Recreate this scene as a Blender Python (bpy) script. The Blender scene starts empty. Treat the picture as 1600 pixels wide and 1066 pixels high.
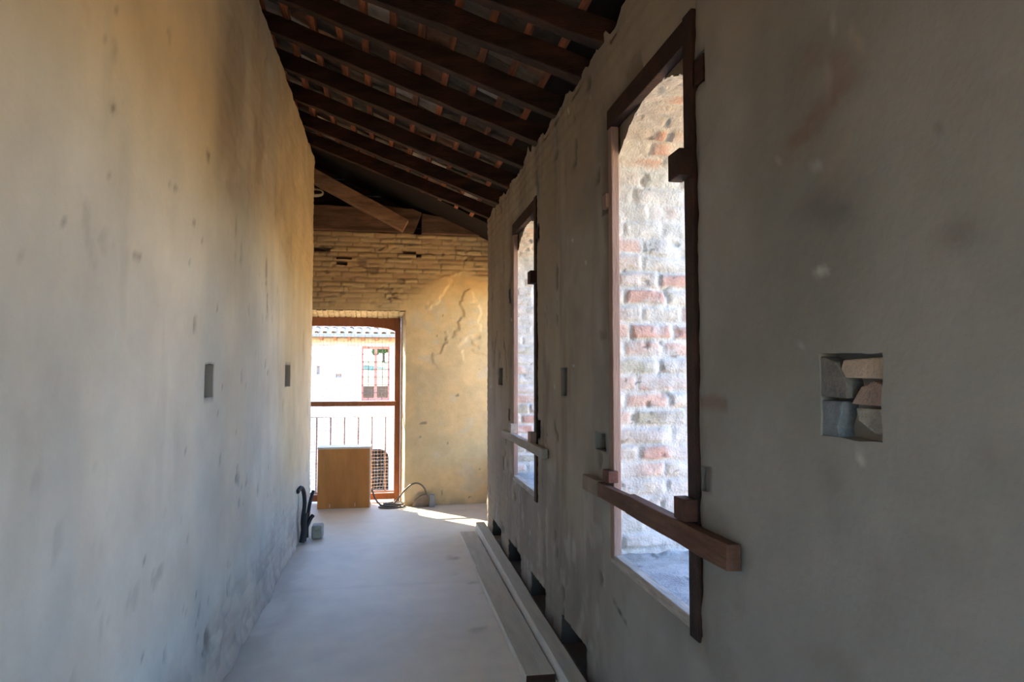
import bpy, bmesh, math, random
import numpy as np
from mathutils import Vector, Matrix, Euler
SC = bpy.context.scene
COL = SC.collection

# ------------------------------------------------------------------ camera
F = 1067.0
YAW = math.atan2(194, F)
PITCH = math.atan2(53, math.hypot(F, 194))
cd = bpy.data.cameras.new('camera'); cam = bpy.data.objects.new('camera', cd); COL.objects.link(cam)
cd.sensor_fit = 'HORIZONTAL'; cd.sensor_width = 36.0; cd.lens = 36.0 * F / 1600.0
cd.clip_start = 0.05; cd.clip_end = 500
cam.location = (0, 0, 1.6)
cam.rotation_euler = Euler((math.pi / 2 + PITCH, 0, -YAW), 'XYZ')
SC.camera = cam

# ------------------------------------------------------------------ light
SC.view_settings.view_transform = 'Standard'; SC.view_settings.look = 'None'
SC.view_settings.gamma = 1.0; SC.view_settings.use_curve_mapping = False
SC.view_settings.exposure = 2.74
SUN_EL = math.radians(40.0)
sx, sy = -0.64, 0.77                                   # plan direction towards the sun
w = bpy.data.worlds.new('sky'); SC.world = w; w.use_nodes = True
nt = w.node_tree; nt.nodes.clear()
wo = nt.nodes.new('ShaderNodeOutputWorld'); wb = nt.nodes.new('ShaderNodeBackground')
sk = nt.nodes.new('ShaderNodeTexSky'); sk.sky_type = 'NISHITA'; sk.sun_disc = False
sk.sun_elevation = SUN_EL; sk.sun_rotation = math.atan2(sx, sy)
sk.altitude = 200; sk.air_density = 1.0; sk.dust_density = 0.6; sk.ozone_density = 2.5
wb.inputs[1].default_value = 0.32
tn = nt.nodes.new('ShaderNodeVectorMath'); tn.operation = 'MULTIPLY'; tn.inputs[1].default_value = (.84, 1.0, 1.14)
nt.links.new(sk.outputs[0], tn.inputs[0]); nt.links.new(tn.outputs[0], wb.inputs[0]); nt.links.new(wb.outputs[0], wo.inputs[0])
ld = bpy.data.lights.new('sun', 'SUN'); ld.energy = 5.4; ld.angle = math.radians(0.6); ld.color = (1.0, 0.86, 0.64)
sun = bpy.data.objects.new('sun', ld); COL.objects.link(sun)
ce = math.cos(SUN_EL)
sun.rotation_euler = Vector((sx * ce, sy * ce, math.sin(SUN_EL))).to_track_quat('Z', 'Y').to_euler()
SC.cycles.max_bounces = 12; SC.cycles.diffuse_bounces = 8
SC.cycles.use_denoising = True
SC.cycles.sample_clamp_indirect = 8.0

# ------------------------------------------------------------------ dimensions (metres)
XR, XL = 1.04, -0.84          # inner faces of the right and left walls
YE = 8.5                      # inner face of the end wall
YR = 7.15                     # where the right wall ends
YLE = 7.9                     # where the left wall ends
TH = 0.72                     # right wall thickness
SL = math.tan(math.radians(24))
def roofz(x, up=0.0): return 3.24 + SL * (XR - x) + up

# ------------------------------------------------------------------ noise
def _h(ix, iy, seed):
    n = (ix * 374761393 + iy * 668265263 + seed * 2147483647) & 0xffffffff
    n = ((n ^ (n >> 13)) * 1274126177) & 0xffffffff
    n = ((n ^ (n >> 16)) * 2246822519) & 0xffffffff
    return ((n ^ (n >> 15)) & 0xffffff) / float(0xffffff)
def vn(x, y, seed=0):
    x = np.asarray(x, float); y = np.asarray(y, float)
    ix = np.floor(x).astype(np.int64); iy = np.floor(y).astype(np.int64)
    fx = x - ix; fy = y - iy; fx = fx * fx * (3 - 2 * fx); fy = fy * fy * (3 - 2 * fy)
    a = _h(ix, iy, seed); b = _h(ix + 1, iy, seed); c = _h(ix, iy + 1, seed); d = _h(ix + 1, iy + 1, seed)
    return (a + (b - a) * fx) * (1 - fy) + (c + (d - c) * fx) * fy
def fbm(x, y, seed=0, octv=4):
    s = 0; a = 1; t = 0
    for k in range(octv):
        s = s + a * vn(x * 2 ** k, y * 2 ** k, seed + 17 * k); t += a; a *= 0.5
    return s / t
def sm(x, a, b):
    t = np.clip((x - a) / (b - a), 0, 1); return t * t * (3 - 2 * t)
def mixc(c, c2, m):
    m = np.asarray(m)[..., None]; return c * (1 - m) + np.asarray(c2) * m
def A(*c): return np.array(c, float)

def bricks(u, v, course, length, seed, joint=0.014, rough=1.0):
    """(mask 0 mortar..1 brick, per-brick random a, b)"""
    uu = u + 0.012 * rough * (fbm(u * 9, v * 9, seed + 5) - .5)
    vv = v + 0.016 * rough * (fbm(u * 6, v * 6, seed + 9) - .5)
    c = np.floor(vv / course).astype(np.int64); fv = vv / course - c
    off = _h(c, c * 0, seed + 3) * length
    ll = length * (0.75 + 0.5 * _h(c, c * 0 + 7, seed + 4))
    b = np.floor((uu + off) / ll).astype(np.int64); fu = (uu + off) / ll - b
    e = joint * (0.6 + 0.9 * fbm(u * 14, v * 14, seed + 21))
    du = np.minimum(fu, 1 - fu) * ll; dv = np.minimum(fv, 1 - fv) * course
    m = sm(np.minimum(du, dv), e * .45, e * .95)
    return m, _h(b, c, seed + 1), _h(b, c, seed + 2)

# ------------------------------------------------------------------ materials
def mat(name, col=(.5, .5, .5), rough=.85, var=0.15, scale=6.0, bump=0.2, bscale=60.0, attr=False,
        stretch=(1, 1, 1), col2=None, metal=0.0, fine=1.0):
    m = bpy.data.materials.new(name); m.use_nodes = True
    t = m.node_tree; N = t.nodes; Lk = t.links; bs = N['Principled BSDF']
    bs.inputs['Roughness'].default_value = rough; bs.inputs['Metallic'].default_value = metal
    if 'Specular IOR Level' in bs.inputs: bs.inputs['Specular IOR Level'].default_value = 0.25
    tc = N.new('ShaderNodeTexCoord'); mp = N.new('ShaderNodeMapping'); mp.inputs['Scale'].default_value = stretch
    Lk.new(tc.outputs['Object'], mp.inputs[0])
    n1 = N.new('ShaderNodeTexNoise'); n1.inputs['Scale'].default_value = scale; n1.inputs['Detail'].default_value = 8
    n1.inputs['Roughness'].default_value = 0.62
    Lk.new(mp.outputs[0], n1.inputs['Vector'])
    mr = N.new('ShaderNodeMapRange'); mr.inputs['From Min'].default_value = .3; mr.inputs['From Max'].default_value = .7
    mr.inputs['To Min'].default_value = 1 - var; mr.inputs['To Max'].default_value = 1 + var
    Lk.new(n1.outputs['Fac'], mr.inputs['Value'])
    if attr:
        src = N.new('ShaderNodeVertexColor'); src.layer_name = 'Col'; out = src.outputs['Color']
    elif col2:
        n3 = N.new('ShaderNodeTexNoise'); n3.inputs['Scale'].default_value = scale * .6; n3.inputs['Detail'].default_value = 5
        Lk.new(mp.outputs[0], n3.inputs['Vector'])
        r = N.new('ShaderNodeValToRGB'); r.color_ramp.elements[0].position = .38; r.color_ramp.elements[1].position = .62
        r.color_ramp.elements[0].color = (*col, 1); r.color_ramp.elements[1].color = (*col2, 1)
        Lk.new(n3.outputs['Fac'], r.inputs[0]); out = r.outputs[0]
    else:
        src = N.new('ShaderNodeRGB'); src.outputs[0].default_value = (*col, 1); out = src.outputs[0]
    mx = N.new('ShaderNodeVectorMath'); mx.operation = 'SCALE'
    Lk.new(out, mx.inputs[0]); Lk.new(mr.outputs[0], mx.inputs['Scale'])
    Lk.new(mx.outputs[0], bs.inputs['Base Color'])
    if bump > 0:
        n2 = N.new('ShaderNodeTexNoise'); n2.inputs['Scale'].default_value = bscale; n2.inputs['Detail'].default_value = 6
        Lk.new(mp.outputs[0], n2.inputs['Vector'])
        ad = N.new('ShaderNodeMath'); ad.operation = 'ADD'
        Lk.new(n1.outputs['Fac'], ad.inputs[0]); Lk.new(n2.outputs['Fac'], ad.inputs[1])
        bp = N.new('ShaderNodeBump'); bp.inputs['Strength'].default_value = bump; bp.inputs['Distance'].default_value = 0.01 * fine
        Lk.new(ad.outputs[0], bp.inputs['Height']); Lk.new(bp.outputs[0], bs.inputs['Normal'])
    return m
M = {}
M['plaster'] = mat('aged_plaster', attr=True, rough=.95, var=.13, scale=2.2, bump=.2, bscale=38)
M['masonry'] = mat('brick_masonry', attr=True, rough=.95, var=.18, scale=18, bump=.6, bscale=90)
M['end'] = mat('yellow_plaster_over_brick', attr=True, rough=.95, var=.09, scale=9, bump=.25, bscale=50)
M['floor'] = mat('concrete_screed', attr=True, rough=.62, var=.06, scale=5, bump=.12, bscale=120)
M['dark_wood'] = mat('dark_old_wood', (.021, .0095, .006), .75, .5, 7, .5, 50, stretch=(.35, 3, 3), col2=(.050, .020, .011))
M['truss_wood'] = mat('old_truss_wood', (.115, .065, .042), .8, .4, 7, .5, 50, stretch=(.5, 3, 3), col2=(.19, .105, .065))
M['batten'] = mat('reddish_batten_wood', (.36, .12, .055), .75, .4, 10, .4, 60, stretch=(3, .4, 3), col2=(.16, .07, .045))
M['rust'] = mat('rusty_frame', (.085, .035, .025), .7, .35, 12, .4, 80, col2=(.13, .052, .034))
M['frame_pale'] = mat('pale_frame_wood', (.30, .20, .16), .8, .2, 10, .4, 70, stretch=(3, 3, .4))
M['bar_wood'] = mat('brown_bar_wood', (.10, .048, .032), .75, .4, 8, .4, 60, stretch=(3, .4, 3), col2=(.16, .08, .052))
M['bar_grey'] = mat('grey_bar_wood', (.34, .29, .24), .85, .2, 8, .4, 60, stretch=(3, .4, 3))
M['door_wood'] = mat('red_brown_frame_paint', (.30, .115, .05), .6, .18, 10, .2, 60, stretch=(2, 2, .5))
M['panel'] = mat('orange_brown_board', (.56, .24, .065), .55, .16, 4, .15, 80, stretch=(2, 2, .5), col2=(.48, .195, .05))
M['board_edge'] = mat('pale_board_edge', (.72, .62, .48), .7, .1, 10, .2, 80)
M['plank'] = mat('dusty_grey_plank', (.47, .45, .38), .85, .13, 7, .35, 60, stretch=(3, .35, 3))
M['plank_edge'] = mat('pale_plank_edge', (.66, .63, .56), .85, .13, 9, .35, 60, stretch=(3, .6, 3))
M['tile'] = mat('roof_tile_underside', attr=True, rough=.9, var=.3, scale=14, bump=.5, bscale=60)
M['deck'] = mat('dark_roof_underlay', (.016, .010, .008), .9, .3, 6, .3, 40)
M['archface'] = mat('tan_arch_plaster', (.26, .20, .14), .95, .15, 5, .4, 50)
M['iron_wood'] = mat('near_black_frame', (.028, .016, .013), .7, .35, 12, .4, 80, col2=(.05, .022, .016))
M['cable'] = mat('dark_grey_cable', (.14, .12, .10), .5, .1, 10, 0)
M['hose'] = mat('black_hose_rubber', (.03, .03, .035), .45, .1, 10, 0)
M['stone'] = mat('stone_block', (.36, .37, .32), .9, .2, 20, .4, 90)
M['slab'] = mat('grey_brown_slab', (.20, .16, .13), .9, .2, 20, .4, 90)
M['rope'] = mat('pale_rope', (.42, .38, .30), .9, .2, 60, .4, 200)
M['metal'] = mat('dark_iron', (.05, .045, .045), .5, .2, 20, .1, 60)
M['railpaint'] = mat('brown_iron_baluster', (.20, .10, .06), .5, .2, 20, .1, 60)
M['net'] = mat('pale_wire', (.75, .70, .62), .5, .05, 20, 0)
M['facade'] = mat('pale_brick_facade', attr=True, rough=.9, var=.08, scale=5, bump=.2, bscale=40)
M['rooftile'] = mat('pale_canal_tile', (.30, .27, .255), .85, .3, 6, .2, 40, col2=(.38, .36, .36))
M['eave'] = mat('cream_eave', (.62, .48, .30), .9, .1, 10, .1, 40)
M['gutter'] = mat('grey_gutter', (.22, .23, .26), .5, .1, 10, 0)
M['redframe'] = mat('red_window_paint', (.42, .16, .12), .6, .1, 10, 0)
M['dark'] = mat('dark_interior', (.09, .075, .065), .9, .2, 10, 0)
M['field'] = mat('dry_grass_field', (.20, .19, .085), .95, .15, .3, .3, 4, col2=(.15, .165, .07))
M['yard'] = mat('warm_gravel_yard', (.56, .40, .21), .95, .1, .6, .2, 8)
M['leaf'] = mat('tree_foliage', (.035, .075, .02), .9, .3, 2, .3, 6, col2=(.06, .11, .03))
M['bark'] = mat('tree_bark', (.12, .08, .05), .9, .2, 6, .3, 20)

# ------------------------------------------------------------------ object helpers
def tag(o, label=None, cat=None, group=None, kind=None):
    if label: o['label'] = label
    if cat: o['category'] = cat
    if group: o['group'] = group
    if kind: o['kind'] = kind
    return o
def empty(name, loc=(0, 0, 0), rz=0):
    o = bpy.data.objects.new(name, None); COL.objects.link(o); o.location = loc; o.rotation_euler = (0, 0, rz)
    o.empty_display_size = .1
    return o
def link(name, me, m, parent=None):
    o = bpy.data.objects.new(name, me); COL.objects.link(o)
    if m is not None: me.materials.append(m)
    if parent is not None: o.parent = parent; o.matrix_parent_inverse = Matrix.Translation(parent.location).inverted() if tuple(parent.rotation_euler) == (0, 0, 0) else Matrix()
    return o
class MB:
    """collects boxes and tubes into one mesh (world coordinates)"""
    def __init__(s): s.v = []; s.f = []; s.sm = []
    def add(s, vs, fs, smooth=False):
        b = len(s.v); s.v += [tuple(x) for x in vs]; s.f += [tuple(i + b for i in f) for f in fs]; s.sm += [smooth] * len(fs); return s
    def box(s, x0, x1, y0, y1, z0, z1, jit=0.0, rnd=None):
        vs = [(x, y, z) for x in (x0, x1) for y in (y0, y1) for z in (z0, z1)]
        if jit:
            r = rnd or random
            vs = [(x + r.uniform(-jit, jit), y + r.uniform(-jit, jit), z + r.uniform(-jit, jit)) for x, y, z in vs]
        return s.add(vs, [(0, 1, 3, 2), (4, 6, 7, 5), (0, 4, 5, 1), (2, 3, 7, 6), (0, 2, 6, 4), (1, 5, 7, 3)])
    def beam(s, p, q, wd, ht, up=(0, 0, 1), segs=1, jit=0.0, rnd=None):
        """rectangular bar from p to q; wd across, ht along up; optional hand-hewn irregularity"""
        p = Vector(p); q = Vector(q); d = (q - p).normalized(); upv = Vector(up)
        r = d.cross(upv).normalized(); u = r.cross(d).normalized()
        vs = []
        for k in range(segs + 1):
            c = p.lerp(q, k / segs)
            for a, b in ((-1, -1), (1, -1), (1, 1), (-1, 1)):
                ja = rnd.uniform(-jit, jit) if rnd else 0; jb = rnd.uniform(-jit, jit) if rnd else 0
                vs.append(c + r * (a * wd / 2 + ja) + u * (b * ht / 2 + jb))
        fs = [(0, 1, 2, 3)[::-1], tuple(4 * segs + i for i in range(4))]
        for k in range(segs):
            for i in range(4):
                j = (i + 1) % 4; fs.append((4 * k + i, 4 * k + j, 4 * k + 4 + j, 4 * k + 4 + i))
        return s.add(vs, fs)
    def tube(s, pts, r, n=8, closed=False):
        pts = [Vector(p) for p in pts]; m = len(pts); vs = []
        prev = None
        for k in range(m):
            a = pts[(k - 1) % m] if (closed or k > 0) else pts[k]; b = pts[(k + 1) % m] if (closed or k < m - 1) else pts[k]
            d = (b - a).normalized()
            if prev is None:
                x = d.orthogonal().normalized()
            else:
                x = (prev - d * prev.dot(d)).normalized()
            prev = x; y = d.cross(x)
            rr = r[k] if isinstance(r, (list, tuple)) else r
            for i in range(n):
                t = 2 * math.pi * i / n; vs.append(pts[k] + x * (rr * math.cos(t)) + y * (rr * math.sin(t)))
        fs = []
        for k in range(m if closed else m - 1):
            for i in range(n):
                j = (i + 1) % n; k2 = (k + 1) % m
                fs.append((k * n + i, k * n + j, k2 * n + j, k2 * n + i))
        if not closed:
            fs.append(tuple(range(n))[::-1]); fs.append(tuple((m - 1) * n + i for i in range(n)))
        return s.add(vs, fs, True)
    def prism(s, poly, axis, a, b):
        """poly in the plane perpendicular to axis ('x','y','z'), extruded a..b"""
        def P(c, t):
            return {'x': (t, c[0], c[1]), 'y': (c[0], t, c[1]), 'z': (c[0], c[1], t)}[axis]
        n = len(poly); vs = [P(c, a) for c in poly] + [P(c, b) for c in poly]
        fs = [tuple(range(n)), tuple(range(2 * n - 1, n - 1, -1))] + [(i, n + i, n + (i + 1) % n, (i + 1) % n) for i in range(n)]
        return s.add(vs, fs)
    def build(s, name, m, parent=None, bevel=0.0, seg=2):
        me = bpy.data.meshes.new(name); me.from_pydata(s.v, [], s.f)
        me.polygons.foreach_set('use_smooth', s.sm)
        bm = bmesh.new(); bm.from_mesh(me); bmesh.ops.recalc_face_normals(bm, faces=bm.faces); bm.to_mesh(me); bm.free()
        o = link(name, me, m, parent)
        if bevel:
            b = o.modifiers.new('bevel', 'BEVEL'); b.width = bevel; b.segments = seg; b.limit_method = 'ANGLE'
        return o

def lines(a, b, step, cuts=()):
    n = max(1, int(round((b - a) / step))); g = list(np.linspace(a, b, n + 1))
    cuts = sorted(set([a, b] + [c for c in cuts if a < c < b]))
    g = [x for x in g if all(abs(x - c) > step * .45 for c in cuts)]
    return np.array(sorted(g + cuts))
def surf(name, us, vs, mp, m, hf=None, cf=None, feats=(), jit=0.0, seed=0, parent=None, thick=0.1, wrap=False, edge=0.0, backs=None):
    """grid surface over us x vs. mp(u, v, d) -> (n,3): d is depth INTO the wall. hf height out of the wall, cf colour.
    feats: (u0,u1,v0,v1,depth) pockets; depth None = an opening whose sides run to `thick`."""
    nu, nv = len(us), len(vs)
    uc = (us[:-1] + us[1:]) / 2; vc = (vs[:-1] + vs[1:]) / 2
    D = np.zeros((nu - 1, nv - 1)); O = np.zeros((nu - 1, nv - 1), bool)
    for f in feats:
        mk = ((uc > f[0]) & (uc < f[1]))[:, None] & ((vc > f[2]) & (vc < f[3]))[None, :]
        if f[4] is None: O |= mk; D[mk] = thick
        else: D[mk] = f[4]
    U, V = np.meshgrid(us, vs, indexing='ij')
    ju = (fbm(U * 13, V * 13, seed + 70, 3) - .5) * 2 * jit; jv = (fbm(U * 13, V * 13, seed + 71, 3) - .5) * 2 * jit
    UJ, VJ = U + ju, V + jv
    H = hf(U, V) if hf else np.zeros_like(U)
    C = cf(U, V) if cf else np.ones(U.shape + (3,)) * .5
    verts = []; cols = []; faces = []; smooth = []; idx = {}
    def vid(i, j, d, key):
        k = (i, j, round(d, 4), key)
        if k in idx: return idx[k]
        verts.append((UJ[i, j], VJ[i, j], d - (H[i, j] if d < thick or not key else H[i, j])))
        c = C[i, j]
        if d > 0.001 and key == 'f': c = c * 1.0
        cols.append(c); idx[k] = len(verts) - 1; return idx[k]
    for i in range(nu - 1):
        for j in range(nv - 1):
            d = D[i, j]
            if not O[i, j]:
                faces.append((vid(i, j, d, 'f'), vid(i + 1, j, d, 'f'), vid(i + 1, j + 1, d, 'f'), vid(i, j + 1, d, 'f'))); smooth.append(True)
            for (a, b, e0, e1) in ((i + 1, j, (i + 1, j), (i + 1, j + 1)), (i, j + 1, (i + 1, j + 1), (i, j + 1))):
                if a >= nu - 1 or b >= nv - 1: continue
                d2 = D[a, b]
                if abs(d2 - d) < 1e-6: continue
                if O[i, j] and O[a, b]: continue
                faces.append((vid(*e0, d, 's'), vid(*e1, d, 's'), vid(*e1, d2, 's'), vid(*e0, d2, 's'))); smooth.append(False)
    va = np.array(verts); P = mp(va[:, 0], va[:, 1], va[:, 2])
    me = bpy.data.meshes.new(name); me.from_pydata(P.tolist(), [], faces)
    me.polygons.foreach_set('use_smooth', smooth)
    at = me.color_attributes.new('Col', 'FLOAT_COLOR', 'POINT')
    ca = np.ones((len(cols), 4)); ca[:, :3] = np.clip(np.array(cols), 0.005, .95); at.data.foreach_set('color', ca.ravel())
    return link(name, me, m, parent)
def st(a, b, c): return np.stack([a + 0 * b, b + 0 * a, c + 0 * a], -1)

# ================================================================== THE SHELL
# ---- floor
fl = empty('floor'); tag(fl, kind='structure')
def floor_c(u, v):
    c = np.ones(u.shape + (3,)) * A(.68, .635, .54)
    c = mixc(c, A(.60, .575, .51), .6 * sm(fbm(u * 1.5, v * 1.1, 5), .45, .7))
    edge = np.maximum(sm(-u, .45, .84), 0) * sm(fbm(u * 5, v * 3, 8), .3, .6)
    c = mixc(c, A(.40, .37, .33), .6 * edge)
    d = sm(fbm(u * 9, v * 9, 11, 3), .74, .8) * sm(u, .4, .75)
    c = mixc(c, A(.17, .15, .13), .75 * d)
    c = mixc(c, A(.06, .05, .045), .9 * sm(u, XR - .01, XR + .01) * (v < 7.1))  # shade inside the wall niches painted onto the floor
    c = mixc(c, A(.70, .57, .38), .75 * sm(v, 6.0, 8.0))  # warm bounce light by the doorway painted into the floor colour
    seam = np.exp(-((v - 5.35 + .02 * fbm(u * 3, v * 0, 2)) / .02) ** 2) + .6 * np.exp(-((v - 6.6) / .03) ** 2)
    c = mixc(c, A(.52, .48, .42), np.clip(seam, 0, 1) * .3)
    return c
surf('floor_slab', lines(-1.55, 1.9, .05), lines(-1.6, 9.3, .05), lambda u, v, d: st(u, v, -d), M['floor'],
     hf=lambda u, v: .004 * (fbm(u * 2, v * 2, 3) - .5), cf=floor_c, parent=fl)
b = MB(); b.box(-1.9, 1.9, -1.9, 9.3, -.4, -.02); b.build('floor_structure', M['slab'], fl)

# ---- arches of the windows in the right wall: (recess y0, y1), (arch a0, a1)
ZS = 0.745
WINS = [(2.19, 3.15, 2.20, 3.135), (4.75, 5.73, 4.76, 5.715), (-.36, .60, -.35, .585)]
ZT = 2.89

# ---- right wall
rp = [(1.30, 1.515, 1.452, 1.648, .05), (3.90, 4.04, 1.47, 1.64, .05), (6.20, 6.44, 1.50, 1.66, .05), (3.19, 3.35, 1.225, 1.31, .05),
      (2.09, 2.17, 1.215, 1.295, .014), (3.15, 3.22, 2.39, 2.49, .05), (2.10, 2.19, 2.585, 2.70, .07), (4.62, 4.75, 1.15, 1.28, .02),
      (5.80, 5.88, 1.20, 1.30, .04), (5.78, 5.86, 2.22, 2.34, .04), (4.62, 4.70, 2.54, 2.66, .05),
      (6.28, 6.79, 0, .175, .16), (5.33, 5.84, 0, .185, .16), (4.47, 4.92, 0, .18, .16), (3.53, 4.02, 0, .17, .16), (2.6, 3.1, 0, .17, .16)]
rf = rp + [(a, b_, ZS - .03, ZT, None) for a, b_, _, _ in WINS]
cutsu = sorted({x for f in rf for x in f[:2]}); cutsv = sorted({x for f in rf for x in f[2:4]})
MARKS_R = [(1.495, 1.85, .016, .011, 0, (.55, .53, .49), .9), (1.366, 1.415, .004, .012, 0, (.60, .58, .54), .9),
           (1.14, 2.065, .014, .003, -.5, (.06, .05, .045), .9), (1.43, 2.44, .006, .03, 0, (.46, .40, .32), .7),
           (1.46, 2.30, .012, .05, 0, (.40, .33, .25), .6), (1.36, 2.37, .03, .02, 1.2, (.40, .34, .26), .6),
           (1.50, 2.24, .11, .035, -.3, (.21, .13, .095), .7), (1.42, 2.12, .05, .02, -.6, (.38, .31, .24), .4),
           (3.00, .525, .07, .008, .3, (.06, .05, .045), .9), (1.44, 1.98, .05, .022, .2, (.15, .145, .145), .6)]
def rwall_h(u, v):
    h = .016 * (fbm(u * 1.3, v * 1.3, 31) - .5) + .007 * (fbm(u * 6, v * 6, 32) - .5)
    rough = sm(u, 3.2, 5.5) * .5 + sm(.9 - v, 0, .9) * .5 * sm(u, 2.6, 3.6) + sm(v, 2.75, 3.1) * .5
    m, a, b_ = bricks(u, v, .075, .24, 40, .016)
    h = h + rough * (.006 * m + .012 * (fbm(u * 11, v * 8, 33, 4) - .5))
    pit = sm(fbm(u * 7, v * 5, 35, 3), .755, .79) * sm(u, 2.2, 3.2); h = h - .010 * pit
    # worn rounded plaster at the opening edges
    for y0, y1, _, _ in WINS:
        dist = np.maximum(np.maximum(y0 - u, u - y1), np.maximum(ZS - .03 - v, v - ZT))
        h = h - .014 * (1 - sm(dist, 0.0, .05)) * (.4 + fbm(u * 10, v * 10, 37))
    return h
def rwall_c(u, v):
    c = np.ones(u.shape + (3,)) * A(.315, .303, .278)
    c = mixc(c, A(.23, .22, .195), .8 * sm(fbm(u * 1.2, v * 1.0, 41), .42, .68))
    c = mixc(c, A(.36, .35, .325), .5 * sm(fbm(u * 2.3, v * 1.7, 42), .52, .72))
    c = mixc(c, A(.345, .275, .19), .65 * sm(u, 2.6, 4.2))
    c = mixc(c, A(.30, .235, .16), .7 * sm(v + .35 * (fbm(u * 2, v * 2, 43) - .5), 2.15, 2.9))  # upper wall browned to carry the warm bounce light in its colour
    # rubbed stains
    c = mixc(c, A(.23, .205, .18), .40 * sm(fbm(u * 3.4, v * 4.4, 44, 5), .58, .78))
    c = mixc(c, A(.27, .16, .125), .55 * np.exp(-(((u - 1.48) / .13) ** 2 + ((v - 2.36 - .45 * (u - 1.48)) / .05) ** 2)) * sm(fbm(u * 12, v * 12, 45), .3, .6))
    c = mixc(c, A(.22, .16, .14), .8 * ((u > 1.97) & (u < 2.19) & (np.abs(v - 1.508 - .02 * (fbm(u * 30, v * 0, 46) - .5)) < .02)))
    c = mixc(c, A(.18, .17, .165), .6 * np.exp(-(((u - 1.52) / .10) ** 2 + ((v - 2.02) / .035) ** 2)))
    c = mixc(c, A(.19, .165, .15), .6 * np.exp(-(((u - 1.09) / .05) ** 2 + ((v - 1.86) / .03) ** 2)))
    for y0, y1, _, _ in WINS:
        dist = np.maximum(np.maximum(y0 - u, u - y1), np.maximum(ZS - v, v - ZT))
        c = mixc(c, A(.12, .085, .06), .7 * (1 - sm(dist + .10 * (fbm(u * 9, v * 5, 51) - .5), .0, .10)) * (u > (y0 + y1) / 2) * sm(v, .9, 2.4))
    c = mixc(c, A(.20, .175, .15), .65 * sm(u, 2.9, 3.8) * sm(fbm(u * 6, v * 1.3, 52, 5), .50, .64))
    c = mixc(c, A(.36, .33, .27), .5 * sm(u, 2.9, 3.8) * sm(fbm(u * 7, v * 1.6, 53, 5), .54, .68))
    lo = sm(u, 2.7, 3.6) * sm(1.5 - v, 0, .8)
    c = mixc(c, A(.24, .215, .19), .6 * lo * sm(fbm(u * 5, v * 2.2, 47, 4), .42, .62))
    c = mixc(c, A(.44, .41, .36), .5 * lo * sm(fbm(u * 9, v * 5, 48, 3), .62, .72))
    c = mixc(c, A(.26, .21, .16), .45 * sm(u, 5.6, 6.2))
    c = mixc(c, A(.14, .12, .10), .7 * sm(fbm(u * 7, v * 5, 35, 3), .755, .79) * sm(u, 2.2, 3.2))
    # chipped pale spots
    c = mixc(c, A(.62, .60, .56), .7 * sm(vn(u * 34, v * 34, 50), .975, .99))
    for uy, vz, su, sv, sl, cc, kk in MARKS_R:
        g = np.exp(-(((u - uy) / su) ** 2 + ((v - vz - sl * (u - uy)) / sv) ** 2)) * (.5 + .8 * sm(fbm(u * 40, v * 40, 54), .3, .6))
        c = mixc(c, np.array(cc), np.clip(g * 1.6, 0, 1) * kk)
    # shade painted inside the floor-level niches, pockets darkened as well
    for a, b_, z0, z1, d in rp[11:]:
        c = mixc(c, A(.05, .045, .042), .9 * ((u > a - .001) & (u < b_ + .001) & (v < z1 + .001)))
    for a, b_, z0, z1, d in rp[1:11]:
        c = mixc(c, A(.13, .125, .12), .55 * ((u > a - .001) & (u < b_ + .001) & (v > z0 - .001) & (v < z1 + .001)))
    return c
wr = empty('wall_right'); tag(wr, kind='structure')
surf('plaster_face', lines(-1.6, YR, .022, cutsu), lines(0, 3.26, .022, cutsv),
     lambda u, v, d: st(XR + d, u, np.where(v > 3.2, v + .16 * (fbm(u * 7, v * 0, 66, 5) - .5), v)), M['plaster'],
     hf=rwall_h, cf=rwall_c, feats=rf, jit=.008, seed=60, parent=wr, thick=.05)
# body of the wall behind the plaster, between and around the openings
b = MB()
ys = [-1.6] + [x for wv in sorted(WINS) for x in (wv[2], wv[3])] + [YR - .02]
for k in range(0, len(ys), 2): b.box(XR + .19, XR + TH, ys[k] + .04, ys[k + 1] - .04, 0, 2.93)
b.box(XR + .19, XR + TH, -1.6, YR - .02, -.4, ZS - .06)
b.prism([(XR + .19, 2.97), (XR + TH, 2.97), (XR + TH, 2.98), (XR + .19, 3.20)], 'y', -1.6, YR - .02)
b.build('wall_core', M['slab'], wr)
b = MB(); b.add([(XR, -1.6, 3.235), (XR + TH + .1, -1.6, 2.93), (XR + TH + .1, YR, 2.93), (XR, YR, 3.235)], [(0, 1, 2, 3)])
b.build('wall_top', M['slab'], wr)
surf('wall_end_face', lines(XR, XR + TH, .03), lines(0, 3.2, .03), lambda u, v, d: st(u, YR - d, v), M['plaster'],
     hf=lambda u, v: .006 * (fbm(u * 6, v * 6, 77) - .5), cf=rwall_c, parent=wr)

def arch_profile(a0, a1, zs=ZS, spring=2.625, rise=.175, n=40):
    pts = [(a1, z) for z in np.linspace(zs - .06, spring, 60)]
    wd = (a1 - a0) / 2; R = (wd * wd + rise * rise) / (2 * rise); cz = spring + rise - R; cy = (a0 + a1) / 2
    th = math.asin(wd / R)
    for k in range(1, n): t = th - 2 * th * k / n; pts.append((cy + R * math.sin(t), cz + R * math.cos(t)))
    pts += [(a0, z) for z in np.linspace(spring, zs - .06, 60)]
    P = np.array(pts); s = np.concatenate([[0], np.cumsum(np.hypot(*np.diff(P, axis=0).T))])
    T = np.gradient(P, axis=0); T /= np.linalg.norm(T, axis=1)[:, None]
    N = np.stack([-T[:, 1], T[:, 0]], -1)          # inward normal
    return P, s, N
PAL = np.array([(.56, .37, .30), (.58, .43, .36), (.54, .49, .41), (.38, .36, .28), (.56, .52, .46), (.52, .46, .42), (.50, .28, .22), (.56, .47, .41)])
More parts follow.
